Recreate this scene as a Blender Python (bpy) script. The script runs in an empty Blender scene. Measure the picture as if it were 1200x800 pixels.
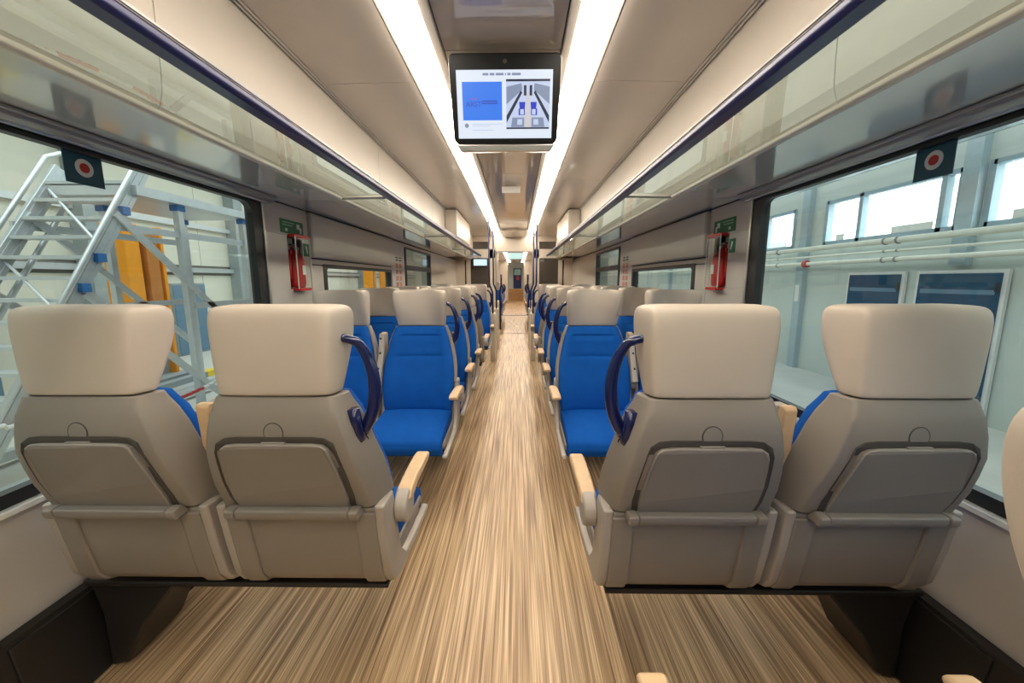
import bpy, math, random
from math import pi, sin, cos, radians
random.seed(7)
S = bpy.context.scene
COL = S.collection

# ------------------------------------------------------------------ camera
CAMZ, CAMX, FPX = 1.28, 0.066, 467.0
cam_d = bpy.data.cameras.new('camera'); cam = bpy.data.objects.new('camera', cam_d); COL.objects.link(cam)
cam_d.sensor_width = 36.0; cam_d.sensor_fit = 'HORIZONTAL'; cam_d.lens = FPX / 1200 * 36
cam_d.clip_start = 0.02; cam_d.clip_end = 300
cam.location = (CAMX, 0, CAMZ)
cam.rotation_mode = 'XYZ'
PITCH, YAW, ROLL = math.atan(72 / FPX), math.atan(6 / FPX), radians(-0.1)
from mathutils import Matrix
cam.matrix_world = Matrix.Translation((CAMX, 0, CAMZ)) @ Matrix.Rotation(YAW, 4, 'Z') @ Matrix.Rotation(pi/2 - PITCH, 4, 'X') @ Matrix.Rotation(ROLL, 4, 'Z')
S.camera = cam

# ------------------------------------------------------------------ world, lights, exposure
w = bpy.data.worlds.new('world'); S.world = w; w.use_nodes = True
bg = w.node_tree.nodes['Background']; bg.inputs[0].default_value = (0.86, 0.94, 1.0, 1); bg.inputs[1].default_value = 6.0
STRIP = 10.5          # radiance of the ceiling light strips
HALL_L, HALL_R = 1050, 560  # power of the unseen area lights added over the hall
def area(name, loc, sx, sy, power, col):
    l = bpy.data.lights.new(name, 'AREA'); l.shape = 'RECTANGLE'; l.size = sx; l.size_y = sy; l.energy = power; l.color = col
    o = bpy.data.objects.new(name, l); o.location = loc; COL.objects.link(o); return o
area('hall_fill_left', (-5.2, 12, 5.6), 6, 36, HALL_L, (0.93, 1.0, 0.96))  # unseen sheet of light added under the roof to brighten the hall
area('hall_fill_right', (4.3, 12, 5.6), 4, 36, HALL_R, (0.88, 0.97, 1.0))  # same added fill, out of view, for the other half of the hall
vs = S.view_settings
vs.view_transform = 'Standard'; vs.look = 'None'; vs.gamma = 1; vs.use_curve_mapping = False; vs.exposure = 0.55
S.cycles.max_bounces = 10; S.cycles.diffuse_bounces = 5; S.cycles.glossy_bounces = 5; S.cycles.transparent_max_bounces = 16
S.cycles.caustics_reflective = False; S.cycles.caustics_refractive = False; S.cycles.sample_clamp_indirect = 6

# ------------------------------------------------------------------ materials
MATS = {}
def mat(name, col, rough=0.5, metal=0.0, var=0.04, scale=8.0, bump=0.0, bscale=200.0, coat=0.0, spec=0.5, emit=None, estr=0.0):
    if name in MATS: return MATS[name]
    m = bpy.data.materials.new(name); m.use_nodes = True; nt = m.node_tree; n = nt.nodes; L = nt.links
    b = n['Principled BSDF']
    b.inputs['Roughness'].default_value = rough; b.inputs['Metallic'].default_value = metal
    b.inputs['Specular IOR Level'].default_value = spec; b.inputs['Coat Weight'].default_value = coat
    tc = n.new('ShaderNodeTexCoord')
    if var > 0:
        nz = n.new('ShaderNodeTexNoise'); nz.inputs['Scale'].default_value = scale; nz.inputs['Detail'].default_value = 3
        L.new(tc.outputs['Object'], nz.inputs['Vector'])
        r = n.new('ShaderNodeValToRGB')
        r.color_ramp.elements[0].position = 0.3; r.color_ramp.elements[1].position = 0.7
        r.color_ramp.elements[0].color = tuple(c * (1 - var) for c in col) + (1,)
        r.color_ramp.elements[1].color = tuple(min(1, c * (1 + var)) for c in col) + (1,)
        L.new(nz.outputs['Fac'], r.inputs['Fac']); L.new(r.outputs['Color'], b.inputs['Base Color'])
    else:
        b.inputs['Base Color'].default_value = (*col, 1)
    if bump > 0:
        n2 = n.new('ShaderNodeTexNoise'); n2.inputs['Scale'].default_value = bscale; n2.inputs['Detail'].default_value = 2
        L.new(tc.outputs['Object'], n2.inputs['Vector'])
        bp = n.new('ShaderNodeBump'); bp.inputs['Strength'].default_value = bump; bp.inputs['Distance'].default_value = 0.002
        L.new(n2.outputs['Fac'], bp.inputs['Height']); L.new(bp.outputs['Normal'], b.inputs['Normal'])
    if emit:
        b.inputs['Emission Color'].default_value = (*emit, 1); b.inputs['Emission Strength'].default_value = estr
    MATS[name] = m; return m

def glass(name, tint, f0=.05, rough=0.0):
    m = bpy.data.materials.new(name); m.use_nodes = True; nt = m.node_tree; n = nt.nodes; L = nt.links
    n.remove(n['Principled BSDF']); out = n['Material Output']
    t = n.new('ShaderNodeBsdfTransparent'); t.inputs[0].default_value = (*tint, 1)
    g = n.new('ShaderNodeBsdfGlossy'); g.inputs['Roughness'].default_value = rough; g.inputs[0].default_value = (1, 1, 1, 1)
    # one-sheet panes: the same reflectance from both faces (Schlick)
    lw = n.new('ShaderNodeLayerWeight'); lw.inputs['Blend'].default_value = .5
    pw = n.new('ShaderNodeMath'); pw.operation = 'POWER'; pw.inputs[1].default_value = 5.5; L.new(lw.outputs['Facing'], pw.inputs[0])
    f = n.new('ShaderNodeMath'); f.operation = 'MULTIPLY_ADD'; f.inputs[1].default_value = .65 - f0; f.inputs[2].default_value = f0; L.new(pw.outputs[0], f.inputs[0])
    mx = n.new('ShaderNodeMixShader')
    L.new(f.outputs[0], mx.inputs[0]); L.new(t.outputs[0], mx.inputs[1]); L.new(g.outputs[0], mx.inputs[2])
    L.new(mx.outputs[0], out.inputs['Surface']); MATS[name] = m; return m

def streaks(name, dark, mid, light, sx, sy, rough=0.42):
    m = bpy.data.materials.new(name); m.use_nodes = True; nt = m.node_tree; n = nt.nodes; L = nt.links
    b = n['Principled BSDF']; b.inputs['Roughness'].default_value = rough
    tc = n.new('ShaderNodeTexCoord')
    def nz(a, c, det, off):
        mp = n.new('ShaderNodeMapping'); mp.inputs['Scale'].default_value = (a, c, 1); mp.inputs['Location'].default_value = (off, off * .7, 0)
        L.new(tc.outputs['Object'], mp.inputs['Vector'])
        t = n.new('ShaderNodeTexNoise'); t.inputs['Scale'].default_value = 1; t.inputs['Detail'].default_value = det
        L.new(mp.outputs[0], t.inputs['Vector']); return t
    a = nz(sx, sy, 3, 0); c = nz(sx * 3.1, sy * 1.7, 2, 5.3); d = nz(sx * .25, sy * .7, 2, 9.1)
    m1 = n.new('ShaderNodeMath'); m1.operation = 'MULTIPLY'; m1.inputs[1].default_value = .42; L.new(a.outputs['Fac'], m1.inputs[0])
    m2 = n.new('ShaderNodeMath'); m2.operation = 'MULTIPLY_ADD'; m2.inputs[1].default_value = .40; L.new(c.outputs['Fac'], m2.inputs[0]); L.new(m1.outputs[0], m2.inputs[2])
    m3 = n.new('ShaderNodeMath'); m3.operation = 'MULTIPLY_ADD'; m3.inputs[1].default_value = .18; L.new(d.outputs['Fac'], m3.inputs[0]); L.new(m2.outputs[0], m3.inputs[2])
    r = n.new('ShaderNodeValToRGB'); e = r.color_ramp.elements
    e[0].position = .375; e[0].color = (*dark, 1); e[1].position = .625; e[1].color = (*light, 1)
    q = e.new(.5); q.color = (*mid, 1)
    L.new(m3.outputs[0], r.inputs['Fac']); L.new(r.outputs['Color'], b.inputs['Base Color'])
    MATS[name] = m; return m

M_FLOOR = streaks('streaked_vinyl', (.19, .10, .042), (.53, .345, .185), (.92, .69, .43), 72, 1.15, .36)
M_WALL = mat('wall_laminate', (.56, .515, .465), .38, var=.02, scale=3, bump=.05)
M_COVE = mat('cove_laminate', (.60, .54, .465), .40, var=.02, scale=3)
M_CEIL = mat('ceiling_laminate', (.60, .53, .455), .22, var=.02, scale=3, coat=.25)
M_CEILC = mat('ceiling_centre_laminate', (.50, .43, .355), .10, var=.03, scale=2, coat=.4)
M_SEAM = mat('dark_joint', (.06, .055, .05), .7, var=0)
M_BLACK = mat('black_plastic', (.018, .015, .013), .45, var=.1)
M_RUBBER = mat('black_rubber', (.012, .012, .013), .4, var=.05)
M_ALU = mat('satin_aluminium', (.62, .60, .57), .28, 1.0, var=.03)
M_ALUBR = mat('brushed_aluminium', (.66, .70, .73), .35, .5, var=.05)
M_CASS = mat('grey_profile', (.30, .285, .27), .35, .3, var=.04)
M_RACK = mat('rack_underside_laminate', (.74, .73, .70), .13, .45, var=.02, coat=.5)
M_BLUEEDGE = mat('navy_gloss', (.012, .016, .10), .30, var=.05)
M_SHELL = mat('seat_shell_plastic', (.27, .238, .207), .5, var=.025, bump=.15, bscale=500)
M_SHELL2 = mat('seat_shell_light', (.43, .385, .338), .5, var=.025, bump=.12, bscale=500)
M_TRAY = mat('tray_plastic', (.25, .225, .20), .5, var=.025, bump=.12, bscale=500)
M_HEAD = mat('headrest_leatherette', (.575, .50, .42), .55, var=.025, bump=.1, bscale=350)
M_BLUE = mat('blue_fabric', (.003, .092, .41), .85, var=.07, scale=14, bump=.35, bscale=700, spec=.2)
M_WOOD = mat('pale_beech', (.72, .50, .29), .42, var=.08, scale=22)
M_HANDLE = mat('navy_handle', (.005, .010, .075), .2, var=.05, coat=.2)
M_WHITE = mat('white_plastic', (.80, .80, .78), .45, var=.02)
M_RED = mat('red_paint', (.55, .025, .02), .35, var=.05)
M_GREEN = mat('sign_green', (.01, .16, .06), .5, var=.05)
M_SIGNW = mat('sign_white', (.78, .78, .74), .5, var=.02)
M_TEAL = mat('sticker_teal', (.008, .075, .115), .4, var=.05)
M_GLASS = glass('window_glass', (.90, .965, .95), .05)
M_RGLASS = glass('rack_glass', (.60, .70, .67), .24)
M_DGLASS = mat('dark_glass', (.07, .06, .05), .06, var=.05, coat=.5)
M_STEEL = mat('polished_steel', (.7, .66, .6), .15, 1.0, var=.02)
M_STRIP = mat('light_diffuser', (.9, .88, .84), .5, var=0, emit=(1.0, .90, .76), estr=STRIP)

# ------------------------------------------------------------------ helpers
def obj(name, verts, faces, m, parent=None, bevel=0.0, seg=2, sub=0, smooth=False):
    me = bpy.data.meshes.new(name); me.from_pydata([tuple(v) for v in verts], [], faces); me.update()
    import bmesh
    bm = bmesh.new(); bm.from_mesh(me); bmesh.ops.recalc_face_normals(bm, faces=bm.faces); bm.to_mesh(me); bm.free()
    if m: me.materials.append(m)
    o = bpy.data.objects.new(name, me); COL.objects.link(o)
    if parent: o.parent = parent
    if smooth or sub or bevel:
        for p in me.polygons: p.use_smooth = True
    if bevel:
        b = o.modifiers.new('bevel', 'BEVEL'); b.width = bevel; b.segments = seg; b.limit_method = 'ANGLE'; b.angle_limit = radians(35); b.harden_normals = True
    if sub:
        s = o.modifiers.new('sub', 'SUBSURF'); s.levels = sub; s.render_levels = sub
    return o
class MB:
    def __init__(s): s.v = []; s.f = []
    def add(s, v, f):
        k = len(s.v); s.v += list(v); s.f += [tuple(i + k for i in q) for q in f]; return s
    def box(s, x0, x1, y0, y1, z0, z1):
        v = [(x, y, z) for x in (x0, x1) for y in (y0, y1) for z in (z0, z1)]
        return s.add(v, [(0, 1, 3, 2), (4, 6, 7, 5), (0, 4, 5, 1), (2, 3, 7, 6), (0, 2, 6, 4), (1, 5, 7, 3)])
    def prism(s, prof, a, b, axis):
        n = len(prof)
        def P(t, q):
            if axis == 'x': return (t, q[0], q[1])
            if axis == 'y': return (q[0], t, q[1])
            return (q[0], q[1], t)
        v = [P(a, q) for q in prof] + [P(b, q) for q in prof]
        f = [(i, (i + 1) % n, n + (i + 1) % n, n + i) for i in range(n)] + [tuple(range(n)), tuple(range(2 * n - 1, n - 1, -1))]
        return s.add(v, f)
    def loft(s, rings, cap=True):
        n = len(rings[0]); v = [p for r in rings for p in r]; f = []
        for k in range(len(rings) - 1):
            for i in range(n):
                f.append((k * n + i, k * n + (i + 1) % n, (k + 1) * n + (i + 1) % n, (k + 1) * n + i))
        if cap: f += [tuple(range(n)), tuple(range(len(v) - 1, len(v) - n - 1, -1))]
        return s.add(v, f)
    def tube(s, pts, r, seg=10, flat=1.0, up=None):
        from mathutils import Vector
        pts = [Vector(p) for p in pts]; rings = []
        for i, p in enumerate(pts):
            d = (pts[min(i + 1, len(pts) - 1)] - pts[max(i - 1, 0)]).normalized()
            u_ = Vector(up) if up else (Vector((0, 0, 1)) if abs(d.z) < .9 else Vector((0, 1, 0)))
            a = d.cross(u_).normalized(); c = a.cross(d).normalized()
            rr = r[i] if isinstance(r, (list, tuple)) else r
            rings.append([tuple(p + a * cos(2 * pi * k / seg) * rr + c * sin(2 * pi * k / seg) * rr * flat) for k in range(seg)])
        return s.loft(rings)
    def bar(s, p, q, w, h):
        from mathutils import Vector
        p, q = Vector(p), Vector(q); d = (q - p).normalized()
        up = Vector((0, 0, 1)) if abs(d.z) < .95 else Vector((1, 0, 0))
        a = d.cross(up).normalized() * w / 2; c = a.cross(d).normalized() * h / 2
        return s.loft([[tuple(t + a + c), tuple(t - a + c), tuple(t - a - c), tuple(t + a - c)] for t in (p, q)])
    def disc(s, c, r, t, axis='x', seg=20):
        rings = []
        for k in (0, 1):
            o = (-t / 2, t / 2)[k]; ring = []
            for i in range(seg):
                A = 2 * pi * i / seg
                if axis == 'x': ring.append((c[0] + o, c[1] + r * cos(A), c[2] + r * sin(A)))
                elif axis == 'y': ring.append((c[0] + r * cos(A), c[1] + o, c[2] + r * sin(A)))
                else: ring.append((c[0] + r * cos(A), c[1] + r * sin(A), c[2] + o))
            rings.append(ring)
        return s.loft(rings)
    def lathe(s, c, prof, seg=20):
        return s.loft([[(c[0] + r * cos(2 * pi * i / seg), c[1] + r * sin(2 * pi * i / seg), c[2] + z) for i in range(seg)] for r, z in prof])
    def build(s, name, m, parent=None, **k): return obj(name, s.v, s.f, m, parent, **k)
def box(name, x0, x1, y0, y1, z0, z1, m, parent=None, **k): return MB().box(x0, x1, y0, y1, z0, z1).build(name, m, parent, **k)
def empty(name, loc=(0, 0, 0), rz=0):
    o = bpy.data.objects.new(name, None); COL.objects.link(o); o.location = loc; o.rotation_euler = (0, 0, rz); o.empty_display_size = .1; return o
def tag(o, label, cat, group=None, kind=None):
    o['label'] = label; o['category'] = cat
    if group: o['group'] = group
    if kind: o['kind'] = kind
    return o
def struct(o, label=None):
    o['kind'] = 'structure'
    if label: o['label'] = label
    return o
def copy_tree(o, parent=None):
    c = o.copy(); COL.objects.link(c); c.parent = parent
    for ch in o.children:
        copy_tree(ch, c)
    return c
def interp(tab, z):
    if z <= tab[0][0]: return tab[0][1]
    for (a, b), (c, d) in zip(tab, tab[1:]):
        if z <= c: return b + (d - b) * (z - a) / (c - a)
    return tab[-1][1]
def rrect(y0, y1, z0, z1, r, n=6):
    out = []
    for cy, cz, a0 in ((y1 - r, z1 - r, 0), (y0 + r, z1 - r, 90), (y0 + r, z0 + r, 180), (y1 - r, z0 + r, 270)):
        for i in range(n + 1):
            a = radians(a0 + 90 * i / n); out.append((cy + r * cos(a), cz + r * sin(a)))
    return out

# ------------------------------------------------------------------ train body
YB, YP, YE = -2.6, 9.6, 25.0          # rear end, partition, far end
HW = 1.38                              # half width inside
fl = struct(box('floor', -1.46, 1.46, YB, YE, -.12, 0, M_FLOOR), 'streaked wood-look vinyl floor of the coach')
box('threshold_strip', -.6, .6, 14.5, 14.75, 0, .004, M_BLACK, fl)
WIN = {1: (-1.7, 2.28, .66, 1.715), 2: (3.02, 4.62, .66, 1.385), 3: (5.25, 6.75, .66, 1.69)}
wn = 0
NY0, NY1, NZ0, NZ1 = 2.555, 2.735, 1.225, 1.56      # niche for the extinguisher
for s, side in ((-1, 'left'), (1, 'right')):
    def X(x): return s * x
    def sbox(mb, x0, x1, *a): a0, a1 = sorted((s * x0, s * x1)); return mb.box(a0, a1, *a)
    root = MB()
    def slab(mb, x0, x1, g=0.0):
        sbox(mb, x0, x1, YB, YP, .27, .66)
    # carrying wall behind the panels
    mb = MB(); x0, x1 = HW + .015, HW + .07
    sbox(mb, x0, x1, YB, YE, 0, .66); sbox(mb, x0, x1, YB, YP, 1.715, 2.32); sbox(mb, x0, x1, YP, YE, .66, 2.32)
    for a, b in ((YB, -1.7), (2.28, NY0), (NY1, 3.02), (4.62, 5.25), (6.75, YP)): sbox(mb, x0, x1, a, b, .66, 1.715)
    sbox(mb, x0, x1, NY0, NY1, .66, NZ0); sbox(mb, x0, x1, NY0, NY1, NZ1, 1.715)
    sbox(mb, x0, x1, 3.02, 4.62, 1.385, 1.715); sbox(mb, x0, x1, 5.25, 6.75, 1.69, 1.715)
    wall = struct(mb.build('wall_' + side, M_SEAM), 'light grey laminate side wall of the coach')
    def panel(a, b, z0, z1, t=0.0, bev=.004, g=.003, nm='wall_panel'):
        m2 = MB(); sbox(m2, HW - t, HW + .015, a + g, b - g, z0 + g, z1 - g); return m2.build(nm, M_WALL, wall, bevel=bev)
    for a, b in ((YB, .35), (.35, 2.65), (2.65, 4.65), (4.65, 6.9), (6.9, YP)): panel(a, b, .28, .655)
    for a, b in ((YB, -1.75), (4.66, 5.2), (6.8, YP)): panel(a, b, .655, 1.745)
    panel(2.33, 2.82, .655, NZ0, g=0); panel(2.33, 2.82, NZ1, 1.745, g=0); panel(2.33, NY0, NZ0, NZ1, g=0, bev=0); panel(NY1, 2.82, NZ0, NZ1, g=0, bev=0)
    m2 = MB(); sbox(m2, HW + .11, HW + .115, NY0 - .01, NY1 + .01, NZ0 - .01, NZ1 + .01)
    for q in ((NY0 - .006, NY0, NZ0, NZ1), (NY1, NY1 + .006, NZ0, NZ1), (NY0, NY1, NZ0 - .006, NZ0), (NY0, NY1, NZ1, NZ1 + .006)): sbox(m2, HW + .014, HW + .115, *q)
    m2.build('niche_liner', M_WHITE, wall)
    panel(2.82, 4.66, 1.435, 1.745, t=.03, bev=.015)
    panel(2.82, 4.66, 1.39, 1.432); panel(2.82, 3.01, .655, 1.39); panel(4.625, 4.66, .655, 1.39)
    panel(5.2, 6.8, 1.695, 1.745)
    m2 = MB(); sbox(m2, HW, HW + .015, YP, YE, .28, 2.3); m2.build('wall_panel', M_WALL, wall)
    # windows
    for k, (a, b, z0, z1) in WIN.items():
        wn += 1
        wroot = struct(empty('window_%d' % wn, (0, 0, 0)), 'side window with black rubber frame')
        fw = .042 if k == 1 else .035
        o1 = rrect(a - .02, b + .045 if k == 1 else b + .02, z0 - .015, z1 + (.0 if k == 1 else .015), .015); i1 = rrect(a + fw, b - fw, z0 + fw * .6, z1 - fw * .4, .07 if k == 1 else .03)
        ring = MB(); n = len(o1)
        xa, xc = s * (HW - .004), s * (HW + .03)
        V = [(xa, *p) for p in o1] + [(xa, *p) for p in i1] + [(xc, *p) for p in i1] + [(xc, *p) for p in o1]
        F = []
        for r in range(4):
            for i in range(n):
                j = (i + 1) % n; F.append((r * n + i, r * n + j, ((r + 1) % 4) * n + j, ((r + 1) % 4) * n + i))
        ring.add(V, F).build('window_frame', M_RUBBER, wroot)
        # pane: single sheet with the rounded outline
        pv = [(s * (HW + .022), *p) for p in rrect(a + .02, b - .02, z0 + .02, z1 - .01, .03)]
        obj('pane', pv, [tuple(range(len(pv)))], M_GLASS, wroot)
        if k == 3:
            m2 = MB(); sbox(m2, HW - .004, HW + .05, a + .04, b - .04, 1.41, 1.475); m2.build('transom_bar', M_RUBBER, wroot)
        if k == 1:
            m2 = MB(); sbox(m2, HW - .025, HW + .01, a - .02, b + .05, z0 - .035, z0 - .016); m2.build('window_sill', M_WHITE, wroot, bevel=.004)
            m2 = MB(); sbox(m2, HW - .012, HW + .012, b + .032, b + .05, z0 - .01, 1.77); m2.build('jamb_strip', M_ALU, wroot, bevel=.003)
    # dark plinth along the floor
    prof = [(s * 1.30, 0), (s * 1.345, .285), (s * 1.40, .285), (s * 1.40, 0)]
    bb = struct(MB().prism(prof, YB, YE, 'y').build('baseboard_' + side, M_BLACK), 'black plinth between floor and wall')
    for yy in (-.9, .92, 2.3, 3.6, 5.0, 6.4):
        MB().prism([(s * 1.293, .005), (s * 1.336, .272), (s * 1.35, .272), (s * 1.31, .005)], yy + .02, yy + 1.28, 'y').build('plinth_panel', M_BLACK, bb, bevel=.004)

# ------------------------------------------------------------------ ceiling
CZ = 2.30
ceil = struct(box('ceiling', -1.44, 1.44, YB, YP, CZ + .035, CZ + .07, M_SEAM), 'beige panelled coach ceiling')
def strip_panel(name, prof, a, b, m, parent, th=.012, g=.002, smooth=False, bevel=0):
    up = [(x, z + th) for x, z in reversed(prof)]
    return MB().prism(prof + up, a + g, b - g, 'y').build(name, m, parent, smooth=smooth, bevel=bevel)
cy = [YB, -.05, 1.98, 4.1, 6.3, 8.4]
for a, b in zip(cy, cy[1:]): strip_panel('ceiling_panel', [(-.262, CZ + .006), (.262, CZ + .006)], a, b, M_CEILC, ceil, bevel=.002)
strip_panel('ceiling_panel', [(-.262, CZ - .03), (.262, CZ - .03)], 8.4, YP, M_CEIL, ceil, th=.05)
for s in (-1, 1):
    for x0, x1, z0, z1 in ((.268, .306, CZ - .008, CZ + .02), (.452, .464, CZ - .004, CZ + .02)):
        q = sorted((s * x0, s * x1)); box('ceiling_rail', q[0], q[1], YB, YP, z0, z1, M_COVE, ceil, bevel=.003)
    sy = [YB, .25, 2.25, 4.3, 6.3, 8.0, YP]
    for a, b in zip(sy, sy[1:]):
        strip_panel('ceiling_panel', [(s * x, z) for x, z in ((.468, CZ), (.70, CZ - .004), (.938, CZ - .010))], a, b, M_CEIL, ceil)
    for x0, x1, z in ((.943, .953, CZ - .016), (.957, .967, CZ - .020)):
        q = sorted((s * x0, s * x1)); box('ceiling_rail', q[0], q[1], YB, YP, z, z + .03, M_CEIL, ceil, bevel=.003)
    vy = [YB, -.65, 1.26, 3.15, 5.05, 6.9, YP]
    cp = [(.972, CZ - .012), (.974, 2.10), (.976, 1.90), (.980, 1.83), (.992, 1.79), (1.010, 1.770), (1.03, 1.763)]
    for a, b in zip(vy, vy[1:]):
        v = cp + [(x + .012, z) for x, z in reversed(cp)]
        MB().prism([(s * x, z) for x, z in v], a + .002, b - .002, 'y').build('cove_panel', M_COVE, ceil)
    q = sorted((s * 1.0, s * 1.01)); box('cove_backing', q[0], q[1], YB, YP, 1.80, CZ, M_SEAM, ceil)
# ceiling light strips
for s, nm in ((-1, 'window side where the ladder platform stands outside'), (1, 'window side where blue doors stand outside')):
    r = tag(empty('ceiling_light_strip', (s * .379, 0, CZ + .002)), 'long glowing ceiling light strip on the ' + ('ladder side of the aisle' if s < 0 else 'blue-doors side of the aisle'), 'light', 'ceiling light strips')
    box('diffuser', -.067, .067, YB + .05, YP, -.026, .008, M_STRIP, r, bevel=.02, seg=4)
    box('housing', -.070, .070, YB + .02, YP, .010, .030, M_WHITE, r)

# ------------------------------------------------------------------ luggage racks
for s in (-1, 1):
    sd = 'ladder' if s < 0 else 'blue-doors'
    rk = tag(empty('luggage_rack', (0, 0, 1.749)), 'overhead glass luggage rack with navy edge on the %s side' % sd, 'luggage rack', 'overhead luggage racks')
    yr = [YB, .3, 2.42, 4.5, 6.4, 8.2]
    def P(pts): return [(s * x, z) for x, z in pts]
    for a, b in zip(yr, yr[1:]):
        MB().prism(P([(.985, .0), (1.375, .000), (1.375, .012), (.985, .012)]), a + .0015, b - .0015, 'y').build('underside_panel', M_RACK, rk, bevel=.002)
        g = [(s * .70, a + .006, .016), (s * .962, a + .006, .010), (s * .962, b - .006, .010), (s * .70, b - .006, .016)]
        obj('glass_panel', g, [(0, 1, 2, 3)], M_RGLASS, rk)
    MB().prism(P([(.955, .000), (.960, -.005), (.976, -.005), (.980, .000), (.980, .013), (.955, .013)]), YB, 8.2, 'y').build('rail', M_COVE, rk, bevel=.003)
    MB().prism(P([(.648, .008), (.656, .000), (.702, .003), (.706, .028), (.664, .034), (.651, .028)]), YB, 8.2, 'y').build('front_edge', M_BLUEEDGE, rk, bevel=.005)
    MB().prism(P([(.647, .029), (.652, .029), (.652, .034), (.647, .034)]), YB, 8.2, 'y').build('edge_strip', M_ALU, rk)
    for yy in yr[1:]:
        MB().prism(P([(.70, .002), (.96, -.004), (.96, .009), (.70, .014)]), yy - .006, yy + .006, 'y').build('bracket', M_CASS, rk, bevel=.002)
    # blind cassette over the large window
    bc = tag(empty('blind_cassette', (s * HW, 0, 1.72)), 'grey ribbed roller-blind cassette over the large window, %s side' % sd, 'blind', 'roller-blind cassettes')
    MB().prism([(s * x, z) for x, z in ((-.070, .026), (-.062, .008), (-.045, .000), (-.01, -.002), (.0, .026))], -1.75, 2.36, 'y').build('housing', M_CASS, bc, bevel=.004)
    MB().prism([(s * x, z) for x, z in ((-.080, .027), (-.078, .018), (-.070, .016), (-.060, .027))], -1.75, 2.36, 'y').build('rib', M_CASS, bc, bevel=.003)
    MB().prism([(s * x, z) for x, z in ((-.030, .001), (-.027, -.007), (-.012, -.007), (-.009, .001))], -1.75, 2.36, 'y').build('pull_bar', M_ALU, bc, bevel=.003)

# overhead equipment lockers beyond the first rows
for s in (-1, 1):
    sd = 'ladder' if s < 0 else 'blue-doors'
    lk = tag(empty('overhead_locker', (s * .90, 5.9, 1.90)), 'pale boxy overhead locker above the rack end on the %s side' % sd, 'locker', 'overhead lockers')
    q = sorted((s * -.10, s * .068)); box('body', q[0], q[1], 0, 1.6, 0, .375, M_COVE, lk, bevel=.006)
    q = sorted((s * -.106, s * -.099)); box('door', q[0], q[1], .02, 1.58, .015, .36, M_CEIL, lk, bevel=.003)
    q = sorted((s * -.06, s * .0)); box('downlight', q[0], q[1], .3, .5, -.006, .001, M_STRIP, lk)

# ------------------------------------------------------------------ partition with portal
pm = MB()
PX0, PX1, PZ = -.44, .44, 1.94
for a, b in ((-1.39, PX0), (PX1, 1.39)):
    pm.box(a, b, YP, YP + .06, 0, 1.10); pm.box(a, b, YP, YP + .06, 1.79, 2.0); pm.box(a, b, YP, YP + .06, 2.17, CZ + .03)
    x0, x1 = (a, -1.04) if a < 0 else (1.04, b); pm.box(x0, x1, YP, YP + .06, 1.10, 2.17)
    x0, x1 = (-.59, b) if a < 0 else (a, .59); pm.box(x0, x1, YP, YP + .06, 1.10, 2.17)
pm.box(PX0, PX1, YP, YP + .06, PZ, CZ + .03)
part = struct(pm.build('wall_partition', M_COVE, None, bevel=.006), 'pale partition with dark glass and open portal')
for s in (-1, 1):
    q = sorted((s * .59, s * 1.04))
    box('glass_panel', q[0], q[1], YP + .02, YP + .035, 1.10, 1.79, M_DGLASS, part)
    box('glass_panel', q[0], q[1], YP + .02, YP + .035, 2.0, 2.17, M_DGLASS, part)
    q = sorted((s * .36, s * .46)); box('portal_post', q[0], q[1], YP - .45, YP, 0, .80, M_COVE, part, bevel=.01)
    q = sorted((s * 1.14, s * 1.17)); box('edge_strip', q[0], q[1], YP - .012, YP, .9, 1.74, M_BLACK, part)
ptrim = MB(); ii = rrect(PX0 + .012, PX1 - .012, -.3, PZ - .012, .08); oo = rrect(PX0 - .012, PX1 + .012, -.3, PZ + .012, .09)
ptrim.loft([[(x, YP - .01, max(z, 0)) for x, z in oo], [(x, YP - .01, max(z, 0)) for x, z in ii], [(x, YP + .07, max(z, 0)) for x, z in ii], [(x, YP + .07, max(z, 0)) for x, z in oo]], cap=False)
ptrim.build('portal_trim', M_CASS, part)
# coach section beyond the portal
far = struct(box('ceiling_far', -1.4, 1.4, YP + .06, YE + 4.4, CZ, CZ + .05, M_CEIL), 'ceiling of the far coach section')
for s in (-1, 1):
    r = tag(empty('ceiling_light_strip', (s * .379, 0, CZ - .01)), 'ceiling light strip beyond the portal, on the ' + ('ladder side' if s < 0 else 'blue-doors side'), 'light', 'ceiling light strips')
    box('diffuser', -.064, .064, YP + .3, 23.5, 0, .008, M_STRIP, r)
fw = struct(box('wall_far_end', -1.4, 1.4, YE + 4, YE + 4.1, 0, 2.3, M_COVE), 'end wall of the coach')
st = tag(empty('stairs', (0, YE, 0)), 'wood-coloured steps rising to the blue end door', 'stairs')
for k in range(4): box('step', -.455, .455, .0 + k * .3, 3.995, k * .17, (k + 1) * .17 - .002, mat('step_wood', (.55, .30, .12), .5, var=.1), st)
dr = struct(empty('door_1', (0.0, YE + 4, .68)), 'dark blue end door with red notice')
box('door_leaf', -.20, .38, -.05, 0, 0, 1.42, mat('door_blue', (.008, .018, .10), .3), dr)
box('door_window', -.14, .32, -.06, -.05, .95, 1.36, mat('door_pane', (.35, .5, .5), .1), dr)
box('notice', .02, .2, -.066, -.06, .6, .86, M_RED, dr)
gw = struct(empty('trim_1', (0, 14.6, 0)), 'gangway frame')
for s in (-1, 1):
    q = sorted((s * .46, s * 1.38)); box('gangway_side', q[0], q[1], 7.5, 10.3, 0, 2.3, M_COVE, gw)
    q = sorted((s * .62, s * 1.38)); box('gangway_side', q[0], q[1], 0, .3, 0, 2.3, M_COVE, gw)
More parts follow.
